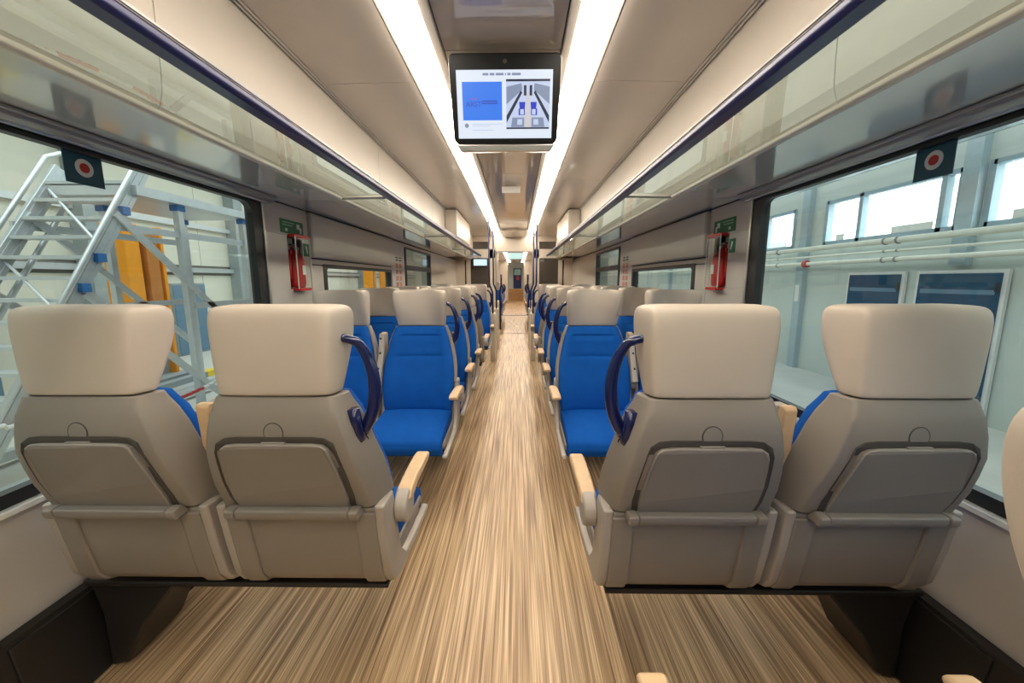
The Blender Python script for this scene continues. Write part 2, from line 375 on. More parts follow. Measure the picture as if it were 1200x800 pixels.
for s in (-1, 1):
    g = tag(MB().tube([(s * .37, 10.3, 0), (s * .37, 10.3, .75), (s * .38, 10.3, .95), (s * .34, 10.3, 1.15), (s * .34, 10.3, 1.42)], .025).build('grab_rail', M_HANDLE, smooth=True), 'short navy grab rail just past the portal on the ' + ('ladder side' if s < 0 else 'blue-doors side'), 'grab rail', 'far grab rails')
    d = tag(empty('draught_screen', (s * .45, 12.14, 0)), 'reddish upright screen beyond the portal on the ' + ('ladder side' if s < 0 else 'blue-doors side'), 'screen', 'far draught screens')
    box('panel', -.03, .03, 0, .26, .1, 1.15, mat('rust_panel', (.35, .10, .05), .5), d, bevel=.01); box('foot', -.04, .04, 0, .26, 0, .1, M_BLACK, d)

# ------------------------------------------------------------------ seats
YBK = [(.55, .020), (.60, .011), (.65, .002), (.70, -.006), (.75, -.012), (.80, -.015), (.85, -.015), (.92, -.008), (.975, 0), (1.25, .0)]       # back surface
def make_seat(a, aisle):
    t = empty('train_seat')
    # lower pan
    pan = [(.02, .575), (.02, .50), (.03, .43), (.055, .395), (.10, .378), (.35, .380), (.47, .395), (.475, .43), (.15, .45), (.12, .575)]
    MB().prism(pan, -.212, .212, 'x').build('seat_pan', M_SHELL, t, bevel=.012)
    fl_ = [(.016, .580), (.014, .5), (.026, .43), (.052, .392), (.10, .368), (.30, .354), (.46, .350), (.498, .360), (.492, .378), (.30, .385), (.18, .398), (.13, .45), (.115, .52), (.110, .580)]
    for s in (-1, 1):
        q = sorted((s * .204, s * .232)); MB().prism(fl_, q[0], q[1], 'x').build('side_flange', M_SHELL2, t, bevel=.008)
    for s in (-1, 1):
        rb = [(.012, .56), (.012, .5), (.021, .43), (.046, .392), (.09, .370), (.10, .385), (.06, .41), (.04, .45), (.03, .56)]
        q = sorted((s * .148, s * .208)); MB().prism(rb, q[0], q[1], 'x').build('pan_rib', M_SHELL, t, bevel=.006)
    # cushion
    cu = [(.12, .43), (.12, .515), (.22, .502), (.38, .488), (.45, .474), (.495, .447), (.508, .41), (.497, .375), (.47, .362), (.455, .38), (.3, .385), (.17, .41)]
    MB().prism(cu, -.204, .204, 'x').build('seat_cushion', M_BLUE, t, bevel=.016, seg=3)
    # back shell
    tab_b = [(.57, .208), (.65, .204), (.72, .193), (.78, .179), (.85, .164), (.92, .155), (.972, .150)]
    tab_f = [(.57, .231), (.65, .230), (.72, .220), (.78, .204), (.85, .184), (.92, .170), (.972, .162)]
    tab_y = [(.57, .132), (.65, .120), (.75, .100), (.85, .082), (.92, .072), (.972, .066)]
    rings = []
    for z in (.578, .60, .65, .70, .75, .80, .85, .89, .925, .95, .968):
        wb, wf, yf, yb = interp(tab_b, z), interp(tab_f, z), interp(tab_y, z), interp(YBK, z)
        h = [(wb - .022, yb), (wb - .008, yb + .003), (wb, yb + .012), ((wb + wf) / 2, (yb + yf) / 2), (wf, yf - .012), (wf - .006, yf)]
        rings.append([(x, y, z) for x, y in h] + [(-x, y, z) for x, y in reversed(h)])
    MB().loft(rings).build('back_shell', M_SHELL, t, smooth=True, bevel=.004)
    # back cushion
    tab_w = [(.47, .202), (.57, .214), (.65, .211), (.72, .199), (.78, .183), (.85, .166), (.92, .156), (.972, .150)]
    tab_c = [(.47, .165), (.53, .172), (.60, .170), (.70, .158), (.80, .136), (.90, .112), (.972, .095)]
    rings = []
    for z in (.465, .50, .55, .60, .66, .70, .716, .722, .728, .75, .80, .836, .842, .848, .88, .92, .95, .967):
        wv, yc = interp(tab_w, z), interp(tab_c, z)
        d = .007 if z in (.722, .842) else 0
        if z in (.465, .967): wv -= .008; yc -= .012
        h = [(wv, yc - .06), (wv, yc - .006), (wv - .012, yc + .004), (wv * .72, yc - .004), (wv * .64, yc - .008 - d), (wv * .3, yc - .012 - d)]
        rings.append([(x, y, z) for x, y in h] + [(-x, y, z) for x, y in reversed(h)])
    MB().loft(rings).build('back_cushion', M_BLUE, t, smooth=True)
    # headrest with forward wings
    H = [(.972, .146, .154, .002, .066, .058), (.975, .149, .158, -.004, .070, .062), (.990, .151, .160, -.006, .074, .066), (1.03, .153, .164, -.007, .092, .072), (1.10, .156, .170, -.008, .122, .074),
         (1.16, .159, .174, -.007, .132, .070), (1.195, .159, .174, -.004, .130, .066), (1.213, .155, .169, .004, .120, .064), (1.222, .140, .150, .022, .096, .062)]
    rings = []
    for z, wb, wf, yb, yw, yc in H:
        wb *= .955; wf *= .96
        h = [(wb * .55, yb - .002), (wb - .022, yb), (wb - .004, yb + .006), (wb + .002, yb + .024), (wf, yw - .02), (wf - .012, yw), (wf - .05, yw - .010), (wf * .4, yc)]
        rings.append([(x, y, z) for x, y in h] + [(-x, y, z) for x, y in reversed(h)])
    MB().loft(rings).build('headrest', M_HEAD, t, sub=2)
    # folding tray on the back
    def traypoly(b, off):
        pts = [(.158 + b, .585 - b * .3), (.163 + b, .62), (.160 + b, .67), (.153 + b, .72), (.147 + b, .752 + b * .3), (.141 + b * .9, .768 + b * .7), (.128 + b * .3, .776 + b), (.10, .779 + b)]
        pts = [(x * .93, z) for x, z in pts]
        return [(x, interp(YBK, z) - off, z) for x, z in pts] + [(-x, interp(YBK, z) - off, z) for x, z in reversed(pts)]
    rec = traypoly(.015, .0045); n = len(rec)
    MB().loft([[(x, y + .03, z) for x, y, z in rec], rec]).build('tray_recess', mat('tray_gap', (.07, .06, .052), .6), t)
    ty = MB().loft([[(x, y + .012, z) for x, y, z in traypoly(0, 0)], traypoly(0, .010), traypoly(-.003, .013)]).build('tray_table', M_TRAY, t)
    q = [(x, z) for x, z in ((-.006, .562), (-.020, .560), (-.026, .572), (-.022, .588), (-.006, .590), (.012, .59), (.03, .56))]
    MB().prism(q, -.150, .150, 'x').build('hinge_bar', M_TRAY, ty, bevel=.004)
    for s in (-1, 1):
        e = sorted((s * .151, s * .177)); MB().prism([(y - .003, z) for y, z in q], e[0], e[1], 'x').build('hinge_cap', M_SHELL, t, bevel=.005)
    yl = interp(YBK, .795)
    lt = MB().disc((0, yl + .0025, .803), .0225, .010, 'y', 24).build('tray_latch', M_TRAY, t, bevel=.001)
    MB().disc((0, yl + .0035, .803), .0250, .010, 'y', 24).build('latch_gap', MATS['tray_gap'], lt)
    box('latch_tab', -.03, .03, yl - .009, yl, .774, .783, M_TRAY, t, bevel=.002)
    # armrests
    def hub(s, nm='armrest_hub', par=None):
        return MB().disc((s * .250, .112, .602), .049, .040, 'x', 28).build(nm, M_SHELL2, par or t, bevel=.008)
    if aisle:
        arm = MB().prism([(.085, .628), (.12, .650), (.20, .660), (.33, .664), (.372, .658), (.378, .644), (.35, .632), (.20, .628), (.13, .612)], a * .226, a * .274, 'x').build('armrest', M_WOOD, t, bevel=.008, seg=3)
        hub(a, 'armrest_hub', arm)
        # raised middle armrest
        arm2 = MB().prism([(.12, .565), (.085, .62), (.062, .74), (.056, .86), (.064, .88), (.082, .878), (.093, .74), (.115, .64), (.14, .58)], -a * .214, -a * .248, 'x').build('armrest', M_WOOD, t, bevel=.005)
        pl = MB().prism([(.141, .582), (.116, .64), (.094, .74), (.083, .872), (.125, .870), (.155, .74), (.188, .64), (.20, .59)], -a * .215, -a * .247, 'x').build('armrest_underside', M_SHELL2, arm2, bevel=.006)
        for z, y in ((.66, .184), (.74, .157), (.82, .140)): MB().disc((-a * .234, y, z), .006, .004, 'y', 10).build('screw', M_BLACK, arm2)
        MB().disc((-a * .231, .14, .585), .036, .036, 'x', 20).build('armrest_hub', M_SHELL, arm2, bevel=.006)
        # loop handle on the headrest
        hp = [(.140, .050, 1.138), (.160, .054, 1.136)]
        for k in range(19):
            A = radians(62 - k * 7.2); hp.append((.150 + .074 * cos(A), .058 + .012 * cos(A), 1.005 + .137 * sin(A)))
        hp += [(.190, .054, .866), (.187, .046, .872), (.186, .040, .890), (.184, .034, .92), (.181, .030, .958)]
        MB().tube([(a * x, y, z) for x, y, z in hp], [.0105 + .006 * min(1, k / 10) if k < 21 else .0155 for k in range(len(hp))], 12, up=(0, 1, 0)).build('grab_handle', M_HANDLE, t, smooth=True)
    else:
        hub(-a)
    # recline and height profile, measured along the back
    SH = [(.45, 0), (.55, -.012), (.66, -.030), (.75, -.055), (.86, -.078), (1.3, -.078)]
    ZM = [(.45, .45), (.56, .65), (.83, .94), (.972, 1.0), (1.222, 1.222)]
    down = [c for c in t.children if c.name.startswith('armrest_hub')] if not aisle else [arm] + list(arm.children)
    for c in t.children_recursive:
        if c in down or c.name.startswith('seat_cushion'): continue
        remap = not c.name.startswith('grab_handle')
        for v in c.data.vertices:
            if remap and v.co.z > .45: v.co.z = interp(ZM, v.co.z)
            v.co.y += interp(SH, v.co.z)
    return t

PROTO = {}
def seat(x, y, facing_away, aisle, label, group):
    # local aisle direction: towards x = 0, seen in the seat's own frame
    d = -1 if x > 0 else 1
    a = d if facing_away else -d
    key = (a, aisle)
    if key not in PROTO:
        o = PROTO[key] = make_seat(a, aisle)
    else:
        o = copy_tree(PROTO[key])
    o.location = (x, y, 0); o.rotation_euler = (0, 0, 0 if facing_away else pi)
    return tag(o, label, 'seat', group)
def bracket(s, y, facing_away, desc):
    f = 1 if facing_away else -1
    b = tag(empty('seat_bracket', (0, y, 0)), desc, 'seat bracket', 'black cantilever brackets under the seat pairs')
    y0, y1 = sorted((f * .09, f * .40)); q = sorted((s * .335, s * 1.30)); box('beam', q[0], q[1], y0, y1, .330, .347, M_BLACK, b, bevel=.005)
    y0, y1 = sorted((f * .12, f * .34))
    MB().prism([(s * x, z) for x, z in ((1.32, .33), (1.02, .33), (1.16, .16), (1.23, .02), (1.29, .005), (1.29, .2))], y0, y1, 'y').build('gusset', M_BLACK, b, bevel=.01)
ROWS = [(1, 1.015, 1.0, True), (2, 2.45, 2.45, False), (3, 3.12, 3.12, False), (4, 3.79, 3.79, False), (5, 4.27, 4.27, True), (6, 5.80, 5.80, False)]
rowtxt = {1: 'grey-backed {p} seat in the row under the ceiling monitor', 2: 'blue {p} seat in the first row facing the monitor row', 3: 'blue {p} seat in the second row facing the monitor row',
          4: 'blue {p} seat in the third row facing the monitor row', 5: 'grey-backed {p} seat below the overhead lockers', 6: 'blue {p} seat facing the lockers, last before the partition'}
for r, yl, yr_, away in ROWS:
    for s, y in ((-1, yl), (1, yr_)):
        sd = 'ladder side' if s < 0 else 'blue-doors side'
        for aisle in (True, False):
            seat(s * (.53 if aisle else 1.015), y, away, aisle, rowtxt[r].format(p='aisle' if aisle else 'window') + ', ' + sd, 'blue and grey train seats')
        bracket(s, y, away, 'black bracket carrying the seat pair %s, %s' % ({1: 'under the monitor', 2: 'first facing the monitor row', 3: 'second facing the monitor row', 4: 'third facing the monitor row', 5: 'below the lockers', 6: 'nearest the partition'}[r], sd))
for aisle in (True, False):
    o = seat(.53 if aisle else 1.015, .14, True, aisle, '%s seat directly behind the monitor row, blue-doors side, beech armrest showing' % ('aisle' if aisle else 'window'), 'blue and grey train seats')
    for c in list(o.children):
        if c.name.startswith('grab_handle'): bpy.data.objects.remove(c)          # this seat carries no loop handle
        elif c.name.startswith('headrest'): c.location = (0, .058, 0)             # back set more upright
        elif aisle and c.name.startswith('armrest') and max(v.co.z for v in c.data.vertices) > .8:
            for g_ in list(c.children): bpy.data.objects.remove(g_)
            bpy.data.objects.remove(c)                                             # its middle armrest is folded down instead
    if aisle:
        for c in list(o.children):
            if c.name.startswith('armrest'):
                c.location = (0, .04, .004); c2 = copy_tree(c, o); c2.location = (.483, .04, .006)
bracket(1, .14, True, 'black bracket carrying the seat pair behind the monitor row, blue-doors side')
for k, y in enumerate((11.3, 12.0, 13.0, 13.7)):
    for s in (-1, 1):
        bracket(s, y, False, 'black bracket carrying the distant seat %s, %s' % (('by the grab rail', 'before the reddish screen', 'past the reddish screen', 'by the gangway')[k], 'ladder side' if s < 0 else 'blue-doors side'))
        seat(s * .56, y, False, True, 'distant seat beyond the portal, row %s, %s' % (('by the grab rail', 'before the reddish screen', 'past the reddish screen', 'by the gangway')[k], 'ladder side' if s < 0 else 'blue-doors side'), 'seats beyond the portal')

# vertical handrails
for s in (-1, 1):
    sd = 'ladder side' if s < 0 else 'blue-doors side'
    for y, t_ in ((6.25, 'below the overhead locker'), (7.35, 'near the partition')):
        p = tag(empty('grab_pole', (s * .365, y, 0)), 'navy bent grab pole from ceiling to seat %s, %s' % (t_, sd), 'grab pole', 'navy grab poles')
        MB().tube([(0, 0, CZ), (0, 0, 1.25), (s * -.004, 0, 1.20), (s * -.045, 0, 1.10), (s * -.05, 0, 1.05), (s * -.05, 0, .74)], .014, 10).build('pole', M_HANDLE, p, smooth=True)
        q = sorted((s * -.085, s * -.005)); box('base_post', q[0], q[1], -.02, .30, 0, .76, M_COVE, p, bevel=.012)
        MB().disc((0, 0, CZ - .008), .03, .012, 'z', 16).build('flange', M_STEEL, p)

# ------------------------------------------------------------------ monitor
mo = tag(empty('ceiling_monitor', (.012, 1.95, 2.09)), 'black ceiling monitor showing a blue logo panel and a coach picture', 'monitor')
TILT = radians(12)
def mrot(o): o.rotation_euler = (TILT, 0, 0); return o
mo.scale = (1.17, 1.17, 1.14)
mb_ = [(x * (1 + .16 * z), z) for x, z in rrect(-.210, .210, -.16, .155, .022)]
body = MB().prism([(x, z) for x, z in mb_], 0, .055, 'y').build('casing', mat('monitor_black', (.008, .008, .009), .25, var=0, spec=.25), mo, bevel=.006); mrot(body)
sc_m = mat('screen_white', (.02, .02, .02), .3, var=0, emit=(.80, .88, 1.0), estr=0.627)
scr = box('screen', -.186, .182, -.003, .001, -.140, .098, sc_m, body)
blue_m = mat('screen_blue', (.02, .02, .02), .3, var=0, emit=(.02, .20, .90), estr=0.627)
box('logo_panel', -.165, -.012, -.005, -.002, -.075, .058, blue_m, body)
dk = mat('screen_dark', (.01, .01, .02), .3, var=0, emit=(.02, .03, .08), estr=0.396)
gy = mat('screen_grey', (.02, .02, .02), .3, var=0, emit=(.22, .28, .42), estr=0.660)
gy2 = mat('screen_pale', (.02, .02, .02), .3, var=0, emit=(.55, .64, .85), estr=0.660)
sbl = mat('screen_seat_blue', (.02, .02, .02), .3, var=0, emit=(.01, .03, .55), estr=0.660)
fln = mat('screen_floor', (.02, .02, .02), .3, var=0, emit=(.62, .60, .60), estr=0.660)
pic = box('coach_picture', .004, .172, -.0045, -.002, -.105, .064, gy2, body)
def flat(name, pts, m, y):
    return obj(name, [(x, y, z) for x, z in pts], [tuple(range(len(pts)))], m, pic)
flat('picture_bar', [(.004, .058), (.172, .058), (.172, .066), (.004, .066)], dk, -.0056)
flat('picture_bar', [(.004, -.107), (.172, -.107), (.172, -.101), (.004, -.101)], dk, -.0056)
cx_ = .088
for s in (-1, 1):
    flat('picture_wall', [(cx_ + s * .083, -.02), (cx_ + s * .083, .04), (cx_ + s * .025, .052), (cx_ + s * .022, .03)], gy, -.0052)
    flat('picture_rack', [(cx_ + s * .083, -.085), (cx_ + s * .083, -.06), (cx_ + s * .028, .028), (cx_ + s * .022, .02)], dk, -.0054)
    flat('picture_seat', [(cx_ + s * .010, -.012), (cx_ + s * .034, -.012), (cx_ + s * .032, -.035), (cx_ + s * .012, -.035)], sbl, -.0058)
    flat('picture_seat', [(cx_ + s * .012, -.035), (cx_ + s * .036, -.035), (cx_ + s * .036, -.058), (cx_ + s * .012, -.058)], sbl, -.0057)
    flat('picture_headrest', [(cx_ + s * .016, -.037), (cx_ + s * .030, -.037), (cx_ + s * .030, -.056), (cx_ + s * .016, -.056)], gy2, -.0060)
    flat('picture_seat', [(cx_ + s * .014, -.066), (cx_ + s * .060, -.066), (cx_ + s * .066, -.10), (cx_ + s * .014, -.10)], gy, -.0057)
    flat('picture_headrest', [(cx_ + s * .022, -.072), (cx_ + s * .040, -.072), (cx_ + s * .042, -.092), (cx_ + s * .022, -.092)], gy2, -.0060)
    flat('picture_equipment', [(cx_ + s * .006, .045), (cx_ + s * .016, .045), (cx_ + s * .016, .01), (cx_ + s * .006, .01)], dk, -.0058)
flat('picture_aisle', [(cx_ - .004, .02), (cx_ + .004, .02), (cx_ + .014, -.10), (cx_ - .014, -.10)], fln, -.0055)
# heading and footer print too small to read, as bars of word length
x = -.085
for wd in (.022, .018, .03, .004, .012, .034):
    box('print_line', x, x + wd, -.0045, -.003, .079, .087, gy, body); x += wd + .005
for z, ln in ((-.09, .12), (-.097, .07), (-.112, .085)): box('print_line', -.13, -.13 + ln, -.0042, -.003, z, z + .003, gy2, body)
MB().disc((-.152, -.004, -.094), .008, .002, 'y', 16).build('print_mark', gy, body)
def text(name, s_, size, loc, m, parent, rot=(pi / 2, 0, 0), extr=.0004):
    cu = bpy.data.curves.new(name, 'FONT'); cu.body = s_; cu.size = size; cu.extrude = extr; cu.align_x = 'CENTER'; cu.align_y = 'CENTER'
    to = bpy.data.objects.new(name, cu); COL.objects.link(to)
    bpy.context.view_layer.update()
    me = bpy.data.meshes.new_from_object(to.evaluated_get(bpy.context.evaluated_depsgraph_get()))
    bpy.data.objects.remove(to); o = bpy.data.objects.new(name, me); COL.objects.link(o); me.materials.append(m)
    o.location = loc; o.rotation_euler = rot; o.parent = parent; return o
dkb = mat('screen_navy', (.02, .02, .02), .3, var=0, emit=(.01, .04, .40), estr=0.660)
text('logo_lettering', 'ARST', .026, (-.122, -.0056, -.02), dkb, body)
box('print_line', -.09, -.03, -.0056, -.005, -.018, -.014, dkb, body)
box('print_line', -.09, -.03, -.0056, -.005, -.010, -.006, dkb, body)
flat_red = MB().prism([(-.135, -.004), (-.11, -.002), (-.108, .006), (-.125, .002)], -.0056, -.005, 'y').build('logo_swoosh', mat('screen_mauve', (.02, .02, .02), .3, var=0, emit=(.22, .12, .55), estr=0.660), body)
MB().disc((.0, -.002, .125), .008, .006, 'y', 20).build('camera_lens', M_DGLASS, body)
cw = MB().prism([(-.18, -.19), (.18, -.19), (.198, -.16), (-.198, -.16)], .0, .05, 'y').build('lower_housing', M_ALU, mo, bevel=.006); mrot(cw)
box('hanger', -.19, .19, .06, .16, -.12, .183, M_COVE, mo, bevel=.01)

# small ceiling fittings
sn = tag(empty('ceiling_sensor', (.0, 3.35, CZ + .006)), 'small white domed sensor on the glossy ceiling past the monitor', 'sensor')
MB().lathe((0, 0, 0), [(.07, 0), (.066, -.008), (.03, -.016), (.026, -.03), (.012, -.036)]).build('dome', M_WHITE, sn, smooth=True); MB().disc((0, 0, -.001), .075, .004, 'z').build('base', M_STEEL, sn)
sp = tag(empty('ceiling_display', (.0, 4.55, CZ + .006)), 'small white-framed panel hanging from the ceiling centre', 'display')
box('panel', -.10, .10, -.01, .01, -.085, -.02, M_WHITE, sp, bevel=.004); box('stem', -.06, .06, -.008, .008, -.022, 0, M_STEEL, sp)
pd = tag(empty('display_or_reflection', (-.80, YP - .07, 1.69)), 'pale blue glowing panel standing in for a reflection in the dark partition glass', 'display')  # glowing box put in for a monitor's reflection in the glass
box('casing', -.17, .17, 0, .04, -.085, .085, M_BLACK, pd, bevel=.006); box('screen', -.155, .155, -.004, 0, -.072, .072, mat('screen_reflection', (.02, .02, .02), .3, var=0, emit=(.55, .78, 1), estr=.9), pd)
box('mount', -.03, .03, .04, .068, -.03, .03, M_STEEL, pd)
fd = tag(empty('display_or_reflection', (0, 14, 2.10)), 'pale green destination display hanging above the far aisle', 'display')
box('stem', -.05, .05, .02, .06, .12, .20, M_STEEL, fd); box('casing', -.26, .26, 0, .08, -.12, .12, M_CASS, fd); box('screen', -.23, .23, -.005, 0, -.10, .10, mat('screen_mint', (.02, .02, .02), .3, var=0, emit=(.5, .75, .68), estr=.8), fd)

# ------------------------------------------------------------------ wall fittings: signs, extinguishers, stickers
for s in (-1, 1):
    sd = 'ladder' if s < 0 else 'blue-doors'
    xw = s * HW
    # brake-handle sticker on the window glass
    r = tag(empty('window_sticker', (s * (HW + .016), 1.40 if s < 0 else 1.36, 1.655)), 'dark teal sticker with white ring and red dot, %s window' % sd, 'sticker', 'window stickers')
    box('card', -.001, .001, -.062, .062, -.055, .065, M_TEAL, r)
    MB().disc((-s * .0015, 0, -.0), .029, .002, 'x', 28).build('ring', M_SIGNW, r); MB().disc((-s * .003, 0, 0), .0155, .002, 'x', 24).build('dot', M_RED, r)
    # extinguisher
    e = tag(empty('fire_extinguisher', (xw + s * .008, 2.645, NZ0 + .012)), 'red fire extinguisher in clear-fronted wall niche, %s side' % sd, 'fire extinguisher', 'fire extinguishers')
    MB().lathe((0, 0, 0), [(.044, 0), (.052, .008), (.055, .03), (.055, .17), (.046, .20), (.022, .215), (.018, .24)], 24).build('cylinder', M_RED, e, smooth=True)
    box('valve', -.015, .015, -.03, .03, .24, .26, M_BLACK, e, bevel=.003); box('lever', -.008, .008, -.05, .02, .265, .275, M_BLACK, e, bevel=.002)
    MB().tube([(0, -.03, .255), (0, -.066, .23), (0, -.070, .12), (0, -.066, .05)], .010, 8).build('hose', M_RED, e, smooth=True)
    box('label', -.001, .001, -.02, .02, .08, .14, M_SIGNW, e).location = (-s * .0555, 0, 0)
    h = tag(empty('niche_cover', (xw, 2.645, NZ0)), 'clear cover with red end bands over the extinguisher niche, %s side' % sd, 'cover', 'extinguisher covers')
    obj('clear_front', [(-s * .052, -.085, 0), (-s * .052, .085, 0), (-s * .052, .085, .335), (-s * .052, -.085, .335)], [(0, 1, 2, 3)], M_GLASS, h)
    x0, x1 = sorted((-s * .001, -s * .053))
    box('top_band', x0, x1, -.085, .085, .325, .345, M_RED, h, bevel=.004); box('bottom_band', x0, x1, -.07, .07, -.012, .008, M_RED, h, bevel=.004)
    for yy in (-.09, .084): q = sorted((-s * .047, -s * .053)); box('side_rim', q[0], q[1], yy, yy + .006, 0, .335, M_SIGNW, h, bevel=.002)
    # signs
    g = tag(empty('green_sign', (xw - s * .002, 2.62, 1.615)), 'green rectangular safety sign over the extinguisher, %s side' % sd, 'sign', 'green safety signs')
    box('plate', -.002, .002, -.13, .13, -.042, .042, M_GREEN, g)
    xi = -s * .003
    for z, y0, y1 in ((.024, -.11, .02), (.008, -.11, .0)):
        q = sorted((xi, xi - s * .001)); box('print_line', q[0], q[1], y0, y1, z - .003, z + .003, mat('sign_pale', (.30, .52, .38), .5), g)
    q = sorted((xi, xi - s * .001)); box('pictogram', q[0], q[1], .05, .085, -.005, .026, M_SIGNW, g); box('pictogram', q[0], q[1], .085, .105, -.03, .005, M_SIGNW, g)
    box('pictogram', q[0], q[1], -.085, -.06, -.03, -.012, M_SIGNW, g)
    g2 = tag(empty('exit_sign', (xw - s * .002, 2.645 + (-.135 if s > 0 else .13), 1.485)), 'small green arrow sign beside the extinguisher, %s side' % sd, 'sign', 'small green signs')
    box('plate', -.002, .002, -.032, .032, -.042, .042, M_GREEN, g2)
    MB().prism([(0 + y, z) for y, z in ((-.015, .02), (.0, .028), (.012, -.02), (.004, -.025))], xi, xi - s * .001, 'x').build('arrow', M_SIGNW, g2)
    # red notices and cross symbols by the third window
    for k, yy in enumerate((4.86, 5.0)):
        rn = tag(empty('red_notice', (xw - s * .001, yy, 1.36)), 'column of small red notices %s, %s side' % (('by the low window', 'by the hinged window')[k], sd), 'notice', 'red wall notices')
        for j in range(4): box('notice_block', -.0015, .0015, -.045, .045, -.16 + j * .075, -.105 + j * .075, mat('notice_red', (.58, .22, .17), .5), rn)
        box('cross_symbol', -.0015, .0015, -.045, .045, .15, .165, M_BLACK, rn); box('cross_symbol', -.0015, .0015, -.045, .045, .18, .195, M_GREEN, rn)
# ------------------------------------------------------------------ workshop hall outside
FZ = -.90
M_CONC = mat('hall_concrete', (.62, .62, .57), .6, var=.06, scale=1.5)
M_HWALL = mat('hall_cladding', (.70, .69, .60), .7, var=.03, scale=1)
M_HWALLR = mat('hall_wall_pale', (.60, .66, .62), .7, var=.03, scale=1)
M_HCOL = mat('hall_column_grey', (.30, .35, .37), .5, var=.05)
M_YEL = mat('safety_yellow', (.85, .62, .02), .5, var=.04)
M_ORA = mat('machine_orange', (.85, .32, .01), .45, var=.05)
M_BLCAP = mat('blue_plastic', (.01, .16, .50), .5, var=.05)
hf = struct(box('floor_hall', -10.5, 7.3, -14, 40, FZ - .1, FZ, M_CONC), 'pale concrete workshop floor')
hc = struct(box('ceiling_hall', -10.5, 7.3, -14, 40, 6.0, 6.1, mat('hall_roof', (.45, .47, .46), .7)), 'workshop roof')
struct(box('wall_hall_back', -10.5, 7.3, -14.1, -14, FZ, 6, M_HWALL), 'end wall of the workshop'); struct(box('wall_hall_front', -10.5, 7.3, 40, 40.1, FZ, 6, M_HWALL), 'end wall of the workshop')
hl = struct(box('wall_hall_left', -10.4, -10.2, -14, 40, FZ, 6, mat('hall_back', (.3, .3, .28), .8)), 'cream clad workshop wall with grey columns')
yy = -14.0
while yy < 40:
    for z0, z1 in ((FZ, 1.45), (1.75, 2.9), (3.05, 4.5), (4.6, 6.0)): box('wall_panel', -10.2, -10.16, yy + .01, yy + 2.99, z0, z1, M_HWALL, hl)
    yy += 3
for z in (1.6, 2.97, 4.55): box('cable_tray', -10.16, -10.02, -14, 40, z - .07, z + .07, M_ALUBR, hl)
for y in (-5.5, -.5, 4.5, 9.5, 14.5, 19.5, 26, 33): box('column', -10.15, -9.8, y - .22, y + .22, FZ, 6, M_HCOL, hl)
for k, y in enumerate((6.6, 11.8, 16.8)):
    d_ = tag(empty('wall_locker', (-10.16, y, FZ)), 'grey-blue tool locker against the cream workshop wall, %s' % ('before the orange jack', 'after the orange jack', 'beside the distant jack')[k], 'locker', 'workshop lockers')
    box('body', 0, .5, -.6, .6, 0, 2.1, M_HCOL, d_); box('door', .5, .52, -.58, -.01, .05, 2.05, mat('locker_blue', (.12, .22, .32), .5), d_); box('door', .5, .52, .01, .58, .05, 2.05, MATS['locker_blue'], d_)

# ladder platform
lp = tag(empty('ladder_platform', (0, 0, 0)), 'aluminium rolling ladder platform with blue caps beside the coach', 'ladder')
XN, XF = -4.95, -6.05
def L(z): return 4.405 + (z - .983) * .648      # y on the stair slope for a height
for x_ in (XN, XF):
    MB().bar((x_, L(FZ), FZ + .05), (x_, L(2.75), 2.75), .06, .19).build('stringer', M_ALUBR, lp, bevel=.008)
    for o_ in (-.05, .05): MB().bar((x_, L(FZ) + o_, FZ + .05), (x_, L(2.75) + o_, 2.75), .075, .02).build('stringer_ridge', M_ALUBR, lp)
k = 0; z = FZ + .25
while z < 2.7:
    box('tread', XF + .03, XN - .03, L(z) - .10, L(z) + .10, z - .02, z + .02, M_ALUBR, lp); z += .245
for x_, dy in ((XN + .06, -.16), (XF + .05, .25), (XF - .30, -.02)):
    MB().tube([(x_, L(-.3) + dy, -.3), (x_, L(2.95) + dy, 2.95), (x_, L(2.95) + dy + .2, 3.05)], .032, 8).build('handrail', M_ALUBR, lp, smooth=True)
MB().tube([(XN + .06, L(.95) - .16, .95), (XF + .05, L(1.5), 1.5)], .018, 8).build('cross_tie', M_ALUBR, lp)
MB().tube([(XN + .06, L(1.75) - .16, 1.75), (XF + .05, L(2.4), 2.45)], .018, 8).build('cross_tie', M_ALUBR, lp)
box('deck', XF - .1, XN + .1, L(2.4), 7.6, 2.38, 2.50, M_ALUBR, lp)
for x_ in (XN, XF):
    for y_ in (6.05, 7.45):
        box('leg', x_ - .045, x_ + .045, y_ - .045, y_ + .045, FZ + .06, 2.38, M_ALUBR, lp)
        box('cap', x_ - .06, x_ + .06, y_ - .07, y_ + .07, 2.29, 2.37, M_BLCAP, lp)
    MB().bar((x_ + .05, 5.05, 2.1), (x_ + .05, 7.4, .05), .04, .09).build('brace', M_ALUBR, lp)
    MB().bar((x_ + .05, 4.55, 1.15), (x_ + .05, 6.6, -.75), .04, .09).build('brace', M_ALUBR, lp)
    MB().bar((x_ + .05, 6.1, .9), (x_ + .05, 7.4, .9), .04, .09).build('brace', M_ALUBR, lp)
    MB().bar((x_, 4.9, 1.95), (x_, 7.4, 1.95), .04, .09).build('brace', M_ALUBR, lp)
    box('base_beam', x_ - .06, x_ + .06, 3.3, 7.7, FZ + .06, FZ + .17, M_ALUBR, lp)
for z_, y_ in ((2.15, 5.3), (1.55, 4.95), (1.2, 4.75), (.9, 4.6)): box('clamp', XN + .02, XN + .09, L(z_) - .05, L(z_) + .05, z_ - .05, z_ + .05, M_BLCAP, lp)
